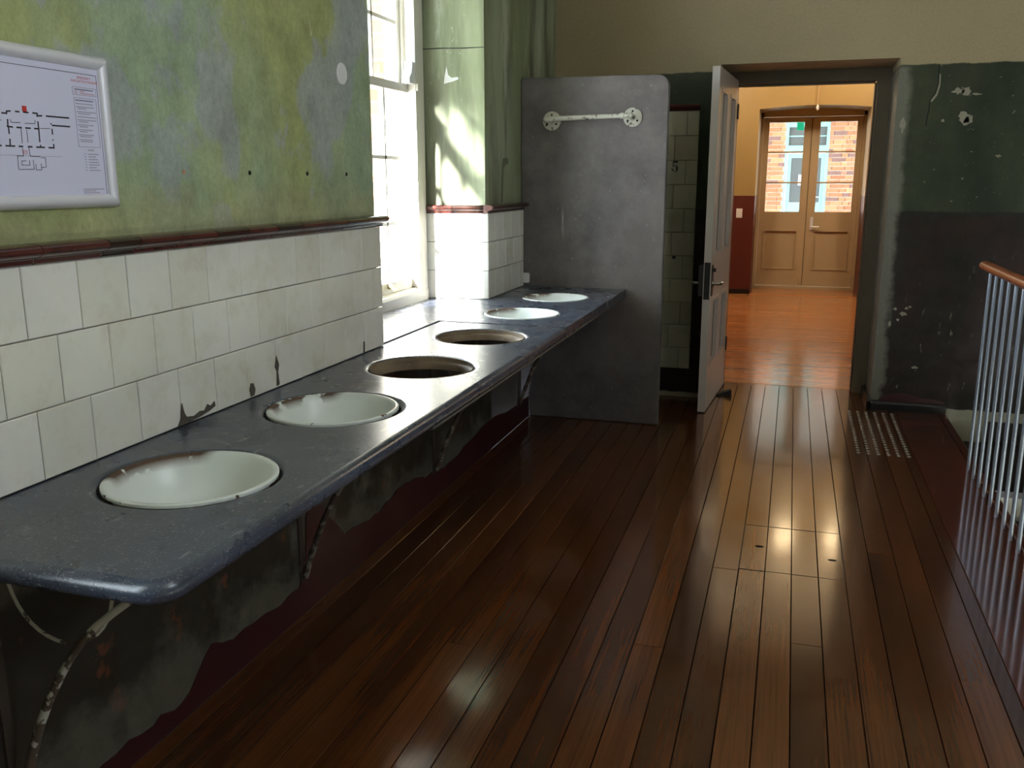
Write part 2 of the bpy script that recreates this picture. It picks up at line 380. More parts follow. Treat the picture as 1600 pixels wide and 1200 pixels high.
def blob(parent, axis, n0, cu, cv, ru, rv, seed, mat='bare', t=.0015, sign=1, name='bare_patch', k=15, rough=.45):
    rr = random.Random(seed); pts = []
    for i in range(k):
        q = 2 * math.pi * i / k; f = 1 + rr.uniform(-rough, rough * .6); pts.append((cu + ru * f * math.cos(q), cv + rv * f * math.sin(q)))
    return MB().ext(pts, n0, n0 + t * sign, axis).build(name, mat, parent)
def poly(parent, axis, n0, pts, mat, t=.0015, sign=1, name='bare_patch'):
    return MB().ext(pts, n0, n0 + t * sign, axis).build(name, mat, parent)

# ================================================================== STRUCTURE
# ---- left wall
XP = -1.52                      # plaster face before the window
XQ = -1.575                     # plaster face past the window
ZT = 3.7                        # ceiling height
wl = MB()
W2A, W2B = -1.0, .50
wl.box(-2.10, XP, -2.9, W2A, -.3, ZT); wl.box(-2.10, XP, W2B, 3.165, -.3, ZT); wl.box(-2.10, XP, W2A, W2B, -.3, .80); wl.box(-2.10, XP, W2A, W2B, 3.15, ZT)
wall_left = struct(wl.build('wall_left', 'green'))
wp = MB()
wp.ext([(-2.10, 4.56), (-1.905, 4.56), (-1.905, 4.585), (-1.90, 4.585), (XQ, 4.635), (XQ, 6.1), (-2.10, 6.1)], -.3, ZT, 'z')
struct(MB().box(-2.10, XP - .002, 3.1655, 4.559, -.3, .776).build('wall_below_window', 'green'))
struct(MB().box(-2.10, XP - .002, 3.1655, 4.559, 3.15, ZT).build('wall_above_window', 'green'))
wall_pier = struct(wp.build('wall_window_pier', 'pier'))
# tiles, near part of the left wall (three rows, running bond)
rows = [(.8225, .9755), (.9755, 1.1285), (1.1285, 1.2815)]
TX = XP
for ri, (z0, z1) in enumerate(rows):
    st = 1.464 + (.078 if ri == 1 else 0) - .1545 * 4
    y = st
    while y < 3.165 - .02:
        y1 = min(y + .1545, 3.170)
        if y < W2B: y = y1; continue
        if 3.170 - y1 < .035: y1 = 3.170
        tile(wall_left, 'x', y, y1, z0, z1, TX, .020)
        y = y1
# tiles on the far reveal of the window and on the wall past it
rev_n = Vector((.05, -.325)).normalized()   # normal of the splayed reveal
tx = Vector((XQ + 1.90, .05)).normalized()
ang = math.atan2(.05, .325)
for ri, (z0, z1) in enumerate(rows):
    for (a, b) in ((0.0, .150), (.150, .345)):
        o = tile(wall_pier, 'y', a, b, z0, z1, 0, .014, sign=-1, jit=.001)
        um = (a + b) / 2
        o.location = (-1.90 + math.cos(ang) * um, 4.585 + math.sin(ang) * um, (z0 + z1) / 2); o.rotation_euler = (0, 0, ang)
    y = 4.624; first = .11 if ri != 1 else .154
    while y < 5.28:
        y1 = min(y + first, 5.296); first = .1545
        if 5.296 - y1 < .03: y1 = 5.296
        tile(wall_pier, 'x', y, y1, z0, z1, XQ, .020); y = y1
# glazed capping pieces
CAPP = [(0, 1.2815), (.020, 1.2815), (.024, 1.284), (.026, 1.291), (.031, 1.2955), (.040, 1.298), (.050, 1.303), (.054, 1.309), (.053, 1.316), (.047, 1.321), (.036, 1.3235), (.018, 1.325), (0, 1.325)]
def cap(parent, x, y0, y1):
    mb = MB(); k = len(CAPP)
    mb.ext([(x + a, b) for a, b in CAPP], y0 + .0018, y1 - .0018, 'y')
    MB().ext([(x + a * .93, 1.3033 + (b - 1.3033) * .93) for a, b in CAPP], y1 - .0019, y1 + .0019, 'y').build('capping_joint', 'bare', parent, 40)
    return mb.build('capping_tile', 'cap', parent, 40)
y = 1.01
for w in [.155, .16, .17, .195, .105, .155, .143, .152, .152, .152, .152, .152, .152, .152, .18]:
    y1 = min(y + w, 3.185)
    cap(wall_left, XP, y, y1); y = y1
y = 4.60
while y < 5.29:
    y1 = min(y + .152, 5.296); cap(wall_pier, XQ, y, y1); y = y1
for (a, b) in ((0, .15), (.15, .345)):
    o = MB().ext([(-q[0] * .55, q[1]) for q in CAPP], a + .001, b - .001, 'x').build('capping_tile', 'cap', None, 40)
    o.location = (-1.90, 4.585, 0); o.rotation_euler = (0, 0, ang); adopt(o, wall_pier)
# chips, fillings and holes on the left wall
TF = XP + .0207
poly(wall_left, 'x', TF, [(1.905, .826), (1.918, .842), (1.923, .868), (1.929, .884), (1.936, .856), (1.944, .843), (1.975, .838), (2.0, .845), (2.02, .842), (2.035, .856), (2.05, .848), (2.067, .857), (2.07, .8425), (2.04, .835), (2.0, .829), (1.95, .826)], 'chip', name='tile_chip')
poly(wall_left, 'x', TF, [(2.243, .828), (2.238, .85), (2.246, .868), (2.26, .866), (2.268, .846), (2.262, .83)], 'chip', name='tile_chip')
poly(wall_left, 'x', TF, [(2.385, .83), (2.392, .875), (2.380, .89), (2.392, .925), (2.405, .895), (2.397, .872), (2.402, .832)], 'chip', name='tile_chip')
poly(wall_left, 'x', TF, [(2.985, .826), (2.99, .868), (2.999, .866), (2.995, .826)], 'chip', name='tile_chip')
MB().lathe([(0, XP + .003), (.034, XP + .003), (.037, XP)], (0, 2.945, 1.812), 28, 'x').build('filled_patch', 'barewhite', wall_left)
for yy in (2.041, 2.344, 2.675, 2.948):
    MB().lathe([(0, XP + .002), (.006, XP + .002), (.007, XP)], (0, yy, 1.474), 12, 'x').build('wall_plug', 'plug' if yy < 2.2 else 'hole', wall_left)
def on_rev(o): o.location = (-1.90, 4.585, 0); o.rotation_euler = (0, 0, ang); adopt(o, wall_pier)
for pts in ([(.115, 1.945), (.12, 1.985), (.13, 2.03), (.138, 1.99), (.155, 1.975), (.19, 1.978), (.192, 1.967), (.16, 1.955), (.135, 1.95)],):
    o = MB().ext(pts, -.002, 0, 'y').build('filled_patch', 'barewhite'); on_rev(o)
o = MB().ext([(.002, 2.116), (.12, 2.119), (.22, 2.117), (.33, 2.121), (.33, 2.124), (.2, 2.122), (.1, 2.124), (.002, 2.121)], -.002, 0, 'y').build('plaster_crack', 'hole'); on_rev(o)
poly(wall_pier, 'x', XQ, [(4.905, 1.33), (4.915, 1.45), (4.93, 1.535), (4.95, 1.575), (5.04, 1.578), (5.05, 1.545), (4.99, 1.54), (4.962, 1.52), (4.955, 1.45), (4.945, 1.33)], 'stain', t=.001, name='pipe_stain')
# painted skirting band with its ragged edge, under the worktop
zs = [(-.5, .10), (.3, .09), (.9, .10), (1.3, .06), (1.55, .07), (1.735, .066), (1.85, .052), (1.997, .148), (2.1, .12), (2.336, .104), (2.48, .10), (2.53, .20), (2.545, .345), (2.58, .37), (2.66, .33), (2.72, .27), (2.78, .20), (2.812, .172), (2.95, .155), (3.116, .149), (3.25, .17), (3.376, .19), (3.6, .14), (3.83, .116), (4.1, .13), (4.5, .17), (4.9, .14), (5.29, .13)]
zp = []
for (a, za), (b, zb) in zip(zs, zs[1:]):
    for i in range(4):
        q = i / 4; zp.append((a + (b - a) * q, za + (zb - za) * q + random.uniform(-.009, .009)))
poly(wall_left, 'x', XP, [(-.5, .001)] + [(5.29, .001)] + [zs[-1]] + zp[::-1], 'maroon', t=.003, name='painted_skirting')

# ---- back wall with doorway
wb = MB()
wb.box(XP - .6, -.492, 6.1, 6.68, -.3, ZT); wb.box(.556, 2.6, 6.1, 6.68, -2.6, ZT); wb.box(-.492, .556, 6.1, 6.68, 2.165, ZT)
wall_back = struct(wb.build('wall_back', 'back'))
# tile strip left of the doorway
zr = 1.889; i = 0
while zr > .25:
    z0 = max(zr - .1545, .198)
    cuts = [-1.23, -1.075, -.918, -.763, -.612] if i % 2 else [-1.23, -1.15, -.995, -.842, -.688, -.612]
    for a, b in zip(cuts, cuts[1:]): tile(wall_back, 'y', a, b, z0, zr, 6.1, .012, 'oldtile', sign=-1)
    zr = z0; i += 1
MB().ext([(6.1, 1.890), (6.082, 1.890), (6.080, 1.90), (6.068, 1.905), (6.064, 1.918), (6.072, 1.928), (6.1, 1.93)], -1.23, -.612, 'x').build('capping_tile', 'cap', wall_back, 40)
blob(wall_back, 'y', 6.0875, -.742, .952, .011, .012, 3, 'hole', sign=-1, name='fixing_hole', rough=.15)
# painted numeral 5
def numeral5(cx, cz, h, y):
    w = h * .62; P = []
    def T(u, v): return (cx + (u - .5) * w, cz + (v - .5) * h)
    mb = MB()
    mb.ext([T(.18, 1.), T(.86, 1.), T(.93, .96), T(.90, .82), T(.30, .84), T(.18, .88)], y, y - .001, 'y')
    mb.ext([T(.18, 1.), T(.28, .9), T(.24, .56), T(.14, .50)], y, y - .001, 'y')
    out = []; inn = []
    for i in range(15):
        q = math.radians(140 - i * (140 + 175) / 14)
        th = .08 + .17 * max(0, math.cos(q)) 
        out.append(T(.50 + .48 * math.cos(q), .31 + .31 * math.sin(q))); inn.append(T(.50 + (.48 - th * 1.25) * math.cos(q), .31 + (.31 - .06) * math.sin(q)))
    for i in range(14): mb.ext([out[i], out[i + 1], inn[i + 1], inn[i]], y, y - .001, 'y')
    dot = [T(.12 + .13 * math.cos(k * math.pi / 4), .22 + .09 * math.sin(k * math.pi / 4)) for k in range(8)]
    mb.ext(dot, y, y - .001, 'y')
    return mb.build('painted_numeral', 'ink', wall_back)
numeral5(-.757, 1.541, .070, 6.0868)
MB().ext([(-.818 + .006 * math.cos(k * .785), 1.525 + .006 * math.sin(k * .785)) for k in range(8)], 6.0868, 6.0858, 'y').build('painted_stop', 'ink', wall_back)
# bare patches and crack on the right part of the wall
for k, (cu, cv, ru, rv) in enumerate([(.89, 1.965, .035, .018), (.935, 1.962, .03, .022), (.99, 1.945, .03, .007), (.935, 1.815, .038, .034), (.955, 1.80, .03, .03), (.82, 1.80, .010, .012), (1.14, 1.59, .016, .008), (.70, .63, .026, .013), (.72, .665, .010, .009), (.655, .66, .012, .010), (.675, .59, .010, .008), (.74, .675, .009, .007), (.63, .56, .009, .02), (.60, 1.775, .016, .04), (.80, .29, .02, .008)]):
    blob(wall_back, 'y', 6.1, cu, cv, ru, rv, 40 + k, 'bare', sign=-1)
ck = [(.769, 2.122), (.774, 2.07), (.776, 2.01), (.765, 1.955), (.739, 1.916), (.738, 1.86), (.732, 1.82), (.731, 1.769)]
poly(wall_back, 'y', 6.1, [(a - .0035, b) for a, b in ck] + [(a + .0035, b) for a, b in ck[::-1]], 'hole', t=.001, sign=-1, name='plaster_crack')
poly(wall_back, 'y', 6.1, [(a + .004, b) for a, b in ck[1:5]] + [(a + .012, b - .01) for a, b in ck[1:5][::-1]], 'bare', t=.001, sign=-1, name='bare_patch')
# skirting on the right part, returned into the doorway
sk = MB(); sk.ext([(6.1, 0), (6.072, 0), (6.072, .045), (6.080, .058), (6.1, .062)], .540, 1.004, 'x')
struct(sk.build('baseboard_back', 'dark', None, 30))
sk = MB(); sk.ext([(.556, 0), (.530, 0), (.530, .045), (.538, .058), (.556, .062)], 6.072, 6.56, 'y')
struct(sk.build('baseboard_doorway', 'dark', None, 30))
poly(wall_back, 'y', 6.1, [(.60, .062), (.62, .09), (.66, .105), (.72, .118), (.78, .112), (.84, .095), (.92, .088), (.97, .082), (1.0, .07), (1.0, .062)], 'maroon', t=.002, sign=-1, name='painted_skirting')

# ---- other walls of the room (behind and to the right of the camera); high right opening added as sky fill
wr = MB()
wr.box(2.6, 3.0, -2.9, 6.68, -2.6, 2.43); wr.box(2.6, 3.0, -2.9, 6.68, 3.33, ZT); wr.box(2.6, 3.0, -2.9, .2, 2.43, 3.33); wr.box(2.6, 3.0, 1.6, 6.68, 2.43, 3.33)
struct(wr.build('wall_right', 'back'))
wf = MB().box(-2.1, 2.6, -2.9, -2.5, -2.6, ZT)
struct(wf.build('wall_front', 'back'))
struct(box('ceiling', 'ceiling', (-2.1, 3.0, -2.9, 6.68, ZT, ZT + .2)))

# ---- floor of the washroom: boards
floor = struct(box('floor', 'subfloor', (-1.52, 1.012, -2.5, 6.66, -.20, -.020)))
BW = .0965
HX0, HX1, HY0, HY1 = .08 - 2 * BW, .08 + 2 * BW, 3.318, 3.792
def board(x0, x1, y0, y1, mat='floor', dz=0., name='floorboard'):
    g = .0015
    return MB().cbox(x0 + g, x1 - g, y0 + g, y1 - g, -.021, dz, .0008).build(name, mat, floor)
for k in range(-17, 7):
    x0 = .08 + k * BW; x1 = x0 + BW
    x0 = max(x0, -1.518); x1 = min(x1, .7085)
    if k == 6: x1 = .7085
    cuts = [-2.498, 6.655]
    if -2 <= k <= 1: cuts += [HY0, HY1]
    if k == 0: cuts += [2.78]
    if k == -3: cuts += [3.30]
    if k in (-8, -5, 3, 5, -11, -14): cuts += [random.uniform(2.0, 4.6)]
    cuts += [random.uniform(-1.0, 1.2)]
    cuts.sort()
    for a, b in zip(cuts, cuts[1:]):
        o = board(x0, x1, a, b, 'floor', random.uniform(-.0006, .0004))
        o.rotation_euler = (0, random.uniform(-.0010, .0010), 0)
# access hatch trim and finger plates
hm = MB()
for (a, b, c, d) in ((HX0 - .001, HX0 + .003, HY0, HY1), (HX1 - .003, HX1 + .001, HY0, HY1), (HX0, HX1, HY0 - .001, HY0 + .003), (HX0, HX1, HY1 - .003, HY1 + .001)):
    MB().box(a, b, c, d, -.004, .0006).build('hatch_trim', 'blackiron', floor)
for (cx, cy) in ((-.045, 3.56), (.232, 3.50)):
    MB().ext([(cx + .016 * math.cos(q * .52), cy + .008 * math.sin(q * .52)) for q in range(12)], 0, .0012, 'z').build('screw_plate', 'hole', floor)
for a, b in ((.7085, .962), (.962, 1.014)):
    for c, d in ((-2.498, 1.6), (1.6, 6.099)):
        MB().cbox(a + .0006, b - .0006, c, d - .0008, -.021, .002, .002 if a < .9 else .010).build('nosing_board', 'nosing', floor)
struct(box('trim_1', 'nosing', (1.000, 1.014, -2.5, 6.099, -.24, -.022)))
# ---- stairwell
struct(box('floor_stairwell', 'tread', (1.02, 2.6, -2.5, 6.1, -2.7, -2.6)))
st = thing('staircase', (1.8, 5.2, -2.6), 'cream staircase with dark treads going down beside the steel balusters', 'staircase')
for i in range(9):
    z = -.17 - .17 * i; y1 = 6.098 if i == 0 else 6.098 - .95 - .25 * (i - 1); y0 = 6.098 - .95 - .25 * i
    x0 = 1.03
    MB().box(x0, 2.598, y0 - .025, y1, z - .035, z).build('tread', 'tread', st)
    MB().box(x0 + .02, 2.598, y0, y0 + .02, z - .17, z - .036).build('riser', 'paleframe', st)
MB().box(1.24, 2.598, 6.078, 6.098, -.165, -.030).build('stair_skirting', 'tread', st)

# ---- door frame
df = thing('door_frame', (0, 6.6, 0)); struct(df); df.name = 'trim_2'
for nm, d in (('jamb', (-.492, -.41, 6.56, 6.68, 0, 2.165)), ('jamb', (.474, .556, 6.56, 6.68, 0, 2.165)), ('head', (-.41, .474, 6.56, 6.68, 2.088, 2.165))):
    box(nm, 'framepaint', d, df)
for nm, d in (('stop', (.462, .474, 6.615, 6.68, 0, 2.076)), ('stop', (-.41, .462, 6.615, 6.68, 2.076, 2.088))): box(nm, 'framepaint', d, df)

# ---- passage beyond
PX0, PX1, PY = -1.5, 1.75, 12.15
PZ = 3.5
pw = MB()
pw.box(PX0 - .2, PX0, 6.681, PY, -.2, PZ)
struct(pw.build('wall_passage_left', 'passage'))
struct(MB().box(PX1, PX1 + .2, 6.681, PY, -.2, PZ).build('wall_passage_right', 'passage'))
pe = MB()
pe.box(PX0 - .2, -.482, PY, 12.95, 0, PZ); pe.box(.835, PX1 + .2, PY, 12.95, 0, PZ)
arch = [(-.482 + 1.317 * i / 12, 2.325 + .035 * math.sin(math.pi * i / 12)) for i in range(13)]
pe.ext([(.835, PZ), (-.482, PZ)] + arch, PY, 12.95, 'y')
struct(pe.build('wall_passage_end', 'passage'))
ps = MB(); ps.box(PX0, -.492, 6.6805, 6.70, 0, PZ); ps.box(.556, PX1, 6.6805, 6.70, 0, PZ); ps.box(-.492, .556, 6.6805, 6.70, 2.165, PZ)
struct(ps.build('wall_passage_near', 'passage'))
struct(box('ceiling_passage', 'ceiling', (PX0 - .2, PX1 + .2, 6.681, 12.95, PZ, PZ + .15)))
struct(box('baseboard_passage_left', 'dark', (PX0, -.482, PY - .02, PY - .0005, 0, .06)))
struct(box('baseboard_passage_right', 'dark', (.835, PX1, PY - .02, PY - .0005, 0, .06)))
pf = struct(box('floor_passage', 'subfloor', (PX0, PX1, 6.662, 12.95, -.2, -.021)))
y = 6.660
while y < 12.14:
    y1 = min(y + .0925, 12.149)
    cx = random.choice([None, None, random.uniform(-.9, 1.2)])
    for a, b in ([(PX0, PX1)] if cx is None else [(PX0, cx), (cx, PX1)]):
        MB().cbox(a + .0008, b - .0008, y + .0008, y1 - .0008, -.0205, random.uniform(-.0006, 0), .0015).build('floorboard', 'pfloor', pf)
    y = y1
for a, b in ((12.15, 12.41), (12.41, 12.67), (12.67, 12.93)):
    MB().cbox(-.481, .834, a + .0008, b - .0008, -.0205, .004, .002).build('threshold_board', 'pfloor', pf)

# ---- french doors at the end of the passage
fd = thing('door_2', (.176, 12.88, 0)); struct(fd); fd['label'] = 'pair of brown glazed double doors'
DY = 12.86
for nm, d in (('jamb', (-.482, -.445, DY - .03, DY + .08, 0.005, 2.33)), ('jamb', (.798, .835, DY - .03, DY + .08, 0.005, 2.33))): box(nm, 'frenchpaint', d, fd)
a2 = [(-.482 + 1.317 * i / 12, 2.325 + .035 * math.sin(math.pi * i / 12)) for i in range(13)]
MB().ext([(.835, 2.27), (-.482, 2.27)] + a2, DY - .03, DY + .08, 'y').build('head', 'frenchpaint', fd)
box('sill', 'frenchpaint', (-.445, .798, DY - .05, DY + .08, .005, .045), fd)
def leaf(x0, x1, gx0, gx1):
    g = thing('leaf', (x0, DY, 0)); adopt(g, fd)
    e = bpy.data.objects
    z0, z1 = .05, 2.265; t0, t1 = DY, DY + .045
    parts = [('stile', (x0, gx0, t0, t1, z0, z1)), ('stile', (gx1, x1, t0, t1, z0, z1)), ('rail', (gx0, gx1, t0, t1, 2.20, z1)), ('rail', (gx0, gx1, t0, t1, .80, 1.04)), ('rail', (gx0, gx1, t0, t1, z0, .27))]
    body = MB()
    for nm, d in parts: body.box(*d)
    lf = body.build('leaf', 'frenchpaint', None); bpy.data.objects.remove(g)
    adopt(lf, fd)
    for d in ((gx0, gx1, t0 + .008, t1 - .008, 1.412, 1.432), (gx0, gx1, t0 + .008, t1 - .008, 1.808, 1.828)): 
        box('glazing_bar', 'frenchpaint', d, lf)
    for a, b in ((1.04, 1.412), (1.432, 1.808), (1.828, 2.20)): box('pane', 'glass', (gx0, gx1, t0 + .02, t0 + .024, a, b), lf)
    box('panel', 'frenchpaint', (gx0, gx1, t0 + .020, t1 - .012, .27, .80), lf)
    mm = MB(); w = .018
    for d in ((gx0, gx1, .782, .80), (gx0, gx1, .27, .288), (gx0, gx0 + w, .288, .782), (gx1 - w, gx1, .288, .782)):
        mm.ext([(d[0], d[2]), (d[1], d[2]), (d[1], d[3]), (d[0], d[3])], t0 - .012, t0 + .020, 'y')
    mm.build('panel_moulding', 'frenchpaint', lf)
    return lf
l1 = leaf(-.443, .165, -.372, .072); l2 = leaf(.173, .796, .274, .726)
box('astragal', 'framepaint', (.150, .188, DY + .0455, DY + .058, .05, 2.265), fd)
h = MB(); h.box(.222, .262, DY - .010, DY, .80, .975); h.tube([(.242, DY - .01, .845), (.242, DY - .055, .845), (.25, DY - .058, .845), (.34, DY - .055, .845)], .010)
h.build('handle', 'alu', fd)
h = MB(); h.box(.118, .146, DY - .014, DY, 2.13, 2.25); h.build('bolt', 'frenchpaint', fd)
MB().tube([(.13, DY - .012, .055), (.13, DY - .012, .16)], .008).build('floor_bolt', 'frenchpaint', fd)
# green exit sign in front of the glass
es = box('exit_sign', 'signgreen', (-.022, .066, DY - .008, DY - .001, 2.095, 2.196)); tag(es, 'small green exit sign at the top of the brown glazed door', 'sign')
# lamp switch, cord, lamps
sw = thing('light_switch', (-.665, PY, .98), 'small white light switch on the maroon passage wall', 'light switch')
MB().cbox(-.703, -.627, 0, .118, 0, .01, .003).build('x', 'white').name = 'plate_tmp'
o = bpy.data.objects['plate_tmp']; o.name = 'switch_plate'; o.rotation_euler = (R90, 0, 0); o.location = (0, PY - .0, .98); adopt(o, sw)
MB().box(-.675, -.655, PY - .014, PY - .009, 1.03, 1.05).build('rocker', 'white', sw)
pc = thing('pull_cord', (.206, PY - .03, 2.28), 'pale pull cord with a white tip hanging above the glazed doors', 'cord')
MB().tube([(.206, PY - .03, 2.34), (.206, PY - .03, PZ - .02)], .006, 6).build('cord', 'plug', pc)
MB().lathe([(0, 2.29), (.014, 2.30), (.018, 2.33), (.007, 2.36), (0, 2.36)], (.206, PY - .03, 0), 12).build('tip', 'white', pc)
MB().lathe([(0, PZ - .001), (.03, PZ - .001), (.03, PZ - .02), (0, PZ - .025)], (.206, PY - .03, 0), 12).build('ceiling_rose', 'white', pc)
for (lx, ly, lmat, llab) in ((.15, 11.2, 'lamp', 'dim round globe lamp hanging before the glazed doors'), (.74, 11.3, 'lamp', 'dim round globe lamp hanging before the glazed doors'), (-1.1, 10.6, 'fill_lamp', 'added bright fill globe by the maroon side wall'), (1.38, 10.6, 'fill_lamp', 'added bright fill globe by the maroon side wall')):  # last two are unseen lamps added to brighten the passage
    pl_ = thing('pendant_lamp', (lx, ly, 2.85), llab, 'lamp', 'dim globe lamps' if lmat == 'lamp' else 'added fill globes')
    MB().lathe([(.005, -.12), (.07, -.105), (.11, -.06), (.125, 0), (.11, .06), (.07, .105), (.04, .12)], (lx, ly, 2.95), 20).build('globe', lmat, pl_, 60)
    MB().lathe([(0, 3.11), (.045, 3.11), (.045, 3.06), (0, 3.055)], (lx, ly, 0), 16).build('gallery', 'brass', pl_)
    MB().tube([(lx, ly, 3.11), (lx, ly, PZ - .001)], .006, 6).build('stem', 'brass', pl_)

# ---- courtyard wall seen through the glazed doors
CY = 18.5
cw = MB(); cw.box(-7, -.222, CY + .02, CY + .4, -1, 3.6); cw.box(.575, 8, CY + .02, CY + .4, -1, 3.6); cw.box(-.222, .575, CY + .02, CY + .4, 2.60, 3.6); cw.box(-.222, .575, CY + .02, CY + .4, -1, 0)
court = struct(cw.build('wall_courtyard', 'mortar'))
_br = {}
def brick(parent, x0, w, z0, yy):
    if w not in _br: _br[w] = MB().ext([(0, 0), (w, 0), (w, .068), (0, .068)], 0, -.03, 'y').mesh('brick', 'brick')
    link('brick', _br[w], parent, (x0, yy, z0))
z = .42; r_ = 0
while z < 2.72:
    for side, (xa, xb) in enumerate(((-1.25, -.222), (.575, 1.60))):
        x = xa; i = r_
        while x < xb - .03:
            w = .222 if i % 2 == 0 else .105
            if r_ % 2 and x == xa: w = .06
            w = round(min(w, xb - x), 3)
            if w > .03: brick(court, x, w, z, CY + .021 - .001)
            x += w + .012; i += 1
    z += .081; r_ += 1
struct(box('floor_courtyard', 'asphalt', (-8, 9, 12.96, CY + .4, -.3, -.05)))
struct(box('ceiling_verandah', 'winpaint', (-7, 8, 13.25, CY + .4, 2.62, 2.75)))  # unseen roof, carried over the whole court to shade the brick wall
cd = thing('door_3', (.176, CY, 0)); struct(cd); cd['label'] = 'pale blue green door with fanlight'
for nm, d in (('jamb', (-.222, -.165, CY, CY + .1, 0, 2.60)), ('jamb', (.518, .575, CY, CY + .1, 0, 2.60)), ('transom', (-.165, .518, CY, CY + .1, 1.96, 2.10)), ('head', (-.165, .518, CY, CY + .1, 2.44, 2.60))): box(nm, 'bluepaint', d, cd)
for nm, d in (('fanlight_bar', (.158, .192, CY + .03, CY + .07, 2.10, 2.44)), ('fanlight_bar', (-.165, .518, CY + .035, CY + .065, 2.262, 2.286))): box(nm, 'bluepaint', d, cd)
for a, b in ((-.165, .158), (.192, .518)):
    for c, d in ((2.10, 2.262), (2.286, 2.44)): box('fanlight_pane', 'trans', (a, b, CY + .06, CY + .07, c, d), cd)
lfm = MB()
for d in ((-.163, -.095, 0.02, 1.955), (.45, .516, .02, 1.955), (.145, .21, .02, 1.955)): lfm.box(d[0], d[1], CY + .03, CY + .075, d[2], d[3])
for a, b in ((-.095, .145), (.21, .45)): lfm.box(a, b, CY + .03, CY + .075, 1.87, 1.955); lfm.box(a, b, CY + .03, CY + .075, .02, 1.04)
lf = lfm.build('leaf', 'bluepaint', cd)
for a, b in ((-.095, .145), (.21, .45)): box('pane', 'trans', (a, b, CY + .05, CY + .06, 1.04, 1.87), lf)
box('notice', 'white', (.05, .15, CY + .022, CY + .029, 1.36, 1.56), cd); 
MB().tube([(.44, CY + .03, 1.14), (.44, CY - .03, 1.14), (.36, CY - .03, 1.14)], .012).build('handle', 'alu', cd)

# ---- brick pier outside the window
gp = struct(MB().box(-2.496, -2.389, 5.174, 5.281, -1, 4.2).build('wall_yard_pier', 'mortar'))
bk1 = MB().box(0, .115, 0, .115, 0, .068).mesh('brick', 'brick')
z = 1.3
while z < 3.2:
    link('brick', bk1, gp, (-2.50, 5.17, z)); z += .078
struct(box('ceiling_sun_blocker', 'outer', (-3.6, -2.105, 1.5, 5.2, 3.25, 3.35)))  # unseen slab added to keep sun off the upper window reveal
struct(box('floor_yard', 'outer', (-14, -2.105, -6, 20, -1.2, -1.0)))

# ---- sash window
wn = thing('window_1', (-1.95, 3.95, .82)); struct(wn); wn['label'] = 'tall cream double hung sash window'
FX = -1.885
WY0, WY1 = 3.18, 4.560
G0, G1 = 3.42, 4.50
for nm, d in (('casing', (FX - .03, FX, 4.455, 4.563, .822, 3.148)), ('casing', (FX - .03, FX, WY0, 3.36, .822, 3.148)), ('casing', (FX - .03, FX, 3.36, 4.455, 3.05, 3.148)),
              ('jamb', (FX - .20, FX - .03, 4.512, 4.558, .822, 3.148)), ('jamb', (FX - .20, FX - .03, WY0, 3.31, .822, 3.148)),
              ('parting_bead', (FX - .095, FX - .083, 4.490, 4.512, .90, 3.12)), ('stop_bead', (FX - .045, FX - .03, 4.455, 4.512, .90, 3.1))):
    box(nm, 'winpaint', d, wn)
MB().ext([(FX - .20, .822), (FX + .006, .822), (FX + .006, .872), (FX - .002, .885), (FX - .035, .892), (FX - .20, .892)], WY0, 4.558, 'y').build('sill', 'winpaint', wn)
def sash(x, z0, z1, bars, bot, top, horn=False):
    fr = MB(); y0, y1 = 3.312, 4.510
    fr.box(x - .04, x, y0, y0 + .05, z0, z1); fr.box(x - .04, x, y1 - .05, y1, z0, z1)
    fr.box(x - .04, x, y0 + .05, y1 - .05, z0, z0 + bot); fr.box(x - .04, x, y0 + .05, y1 - .05, z1 - top, z1)
    if horn:
        for a in (y0, y1 - .05): fr.ext([(x - .038, z0), (x - .002, z0), (x - .004, z0 - .03), (x - .016, z0 - .05), (x - .03, z0 - .06), (x - .038, z0 - .06)], a + .004, a + .046, 'y')
    s_ = fr.build('sash', 'winpaint', wn)
    ys = [y0 + .05] + [4.46 - .275 * k for k in (3, 2, 1)] + [y1 - .05]
    zz = [z0 + bot] + bars + [z1 - top]
    for yy in ys[1:-1]: box('glazing_bar', 'winpaint', (x - .034, x - .008, yy - .009, yy + .009, z0 + bot, z1 - top), s_)
    for zb in bars: box('glazing_bar', 'winpaint', (x - .034, x - .008, y0 + .05, y1 - .05, zb - .009, zb + .009), s_)
    for a, b in zip(ys, ys[1:]):
        for c, d in zip(zz, zz[1:]): box('pane', 'glass', (x - .024, x - .020, a, b, c, d), s_)
    return s_
lo = sash(FX - .045, .893, 1.932, [1.24, 1.565], .055, .040)
hi = sash(FX - .098, 1.895, 3.06, [2.235, 2.55, 2.8], .040, .05)
ck_ = MB(); ck_.ext([(4.385, 1.932), (4.490, 1.932), (4.490, 1.965), (4.482, 2.035), (4.425, 2.040), (4.412, 1.985), (4.385, 1.960)], FX - .045, FX - .002, 'x'); ck_.build('sash_lock', 'white', wn)
box('lock_keep', 'winpaint', (FX + .0005, FX + .012, 4.458, 4.495, 1.90, 1.935), wn)
MB().lathe([(0, FX - .030), (.014, FX - .030), (.016, FX - .038), (.014, FX - .044)], (0, 4.155, .930), 14, 'x').tube([(FX - .032, 4.155, .925), (FX - .012, 4.155, .912), (FX - .004, 4.155, .918)], .008).build('sash_lift', 'brass', wn)

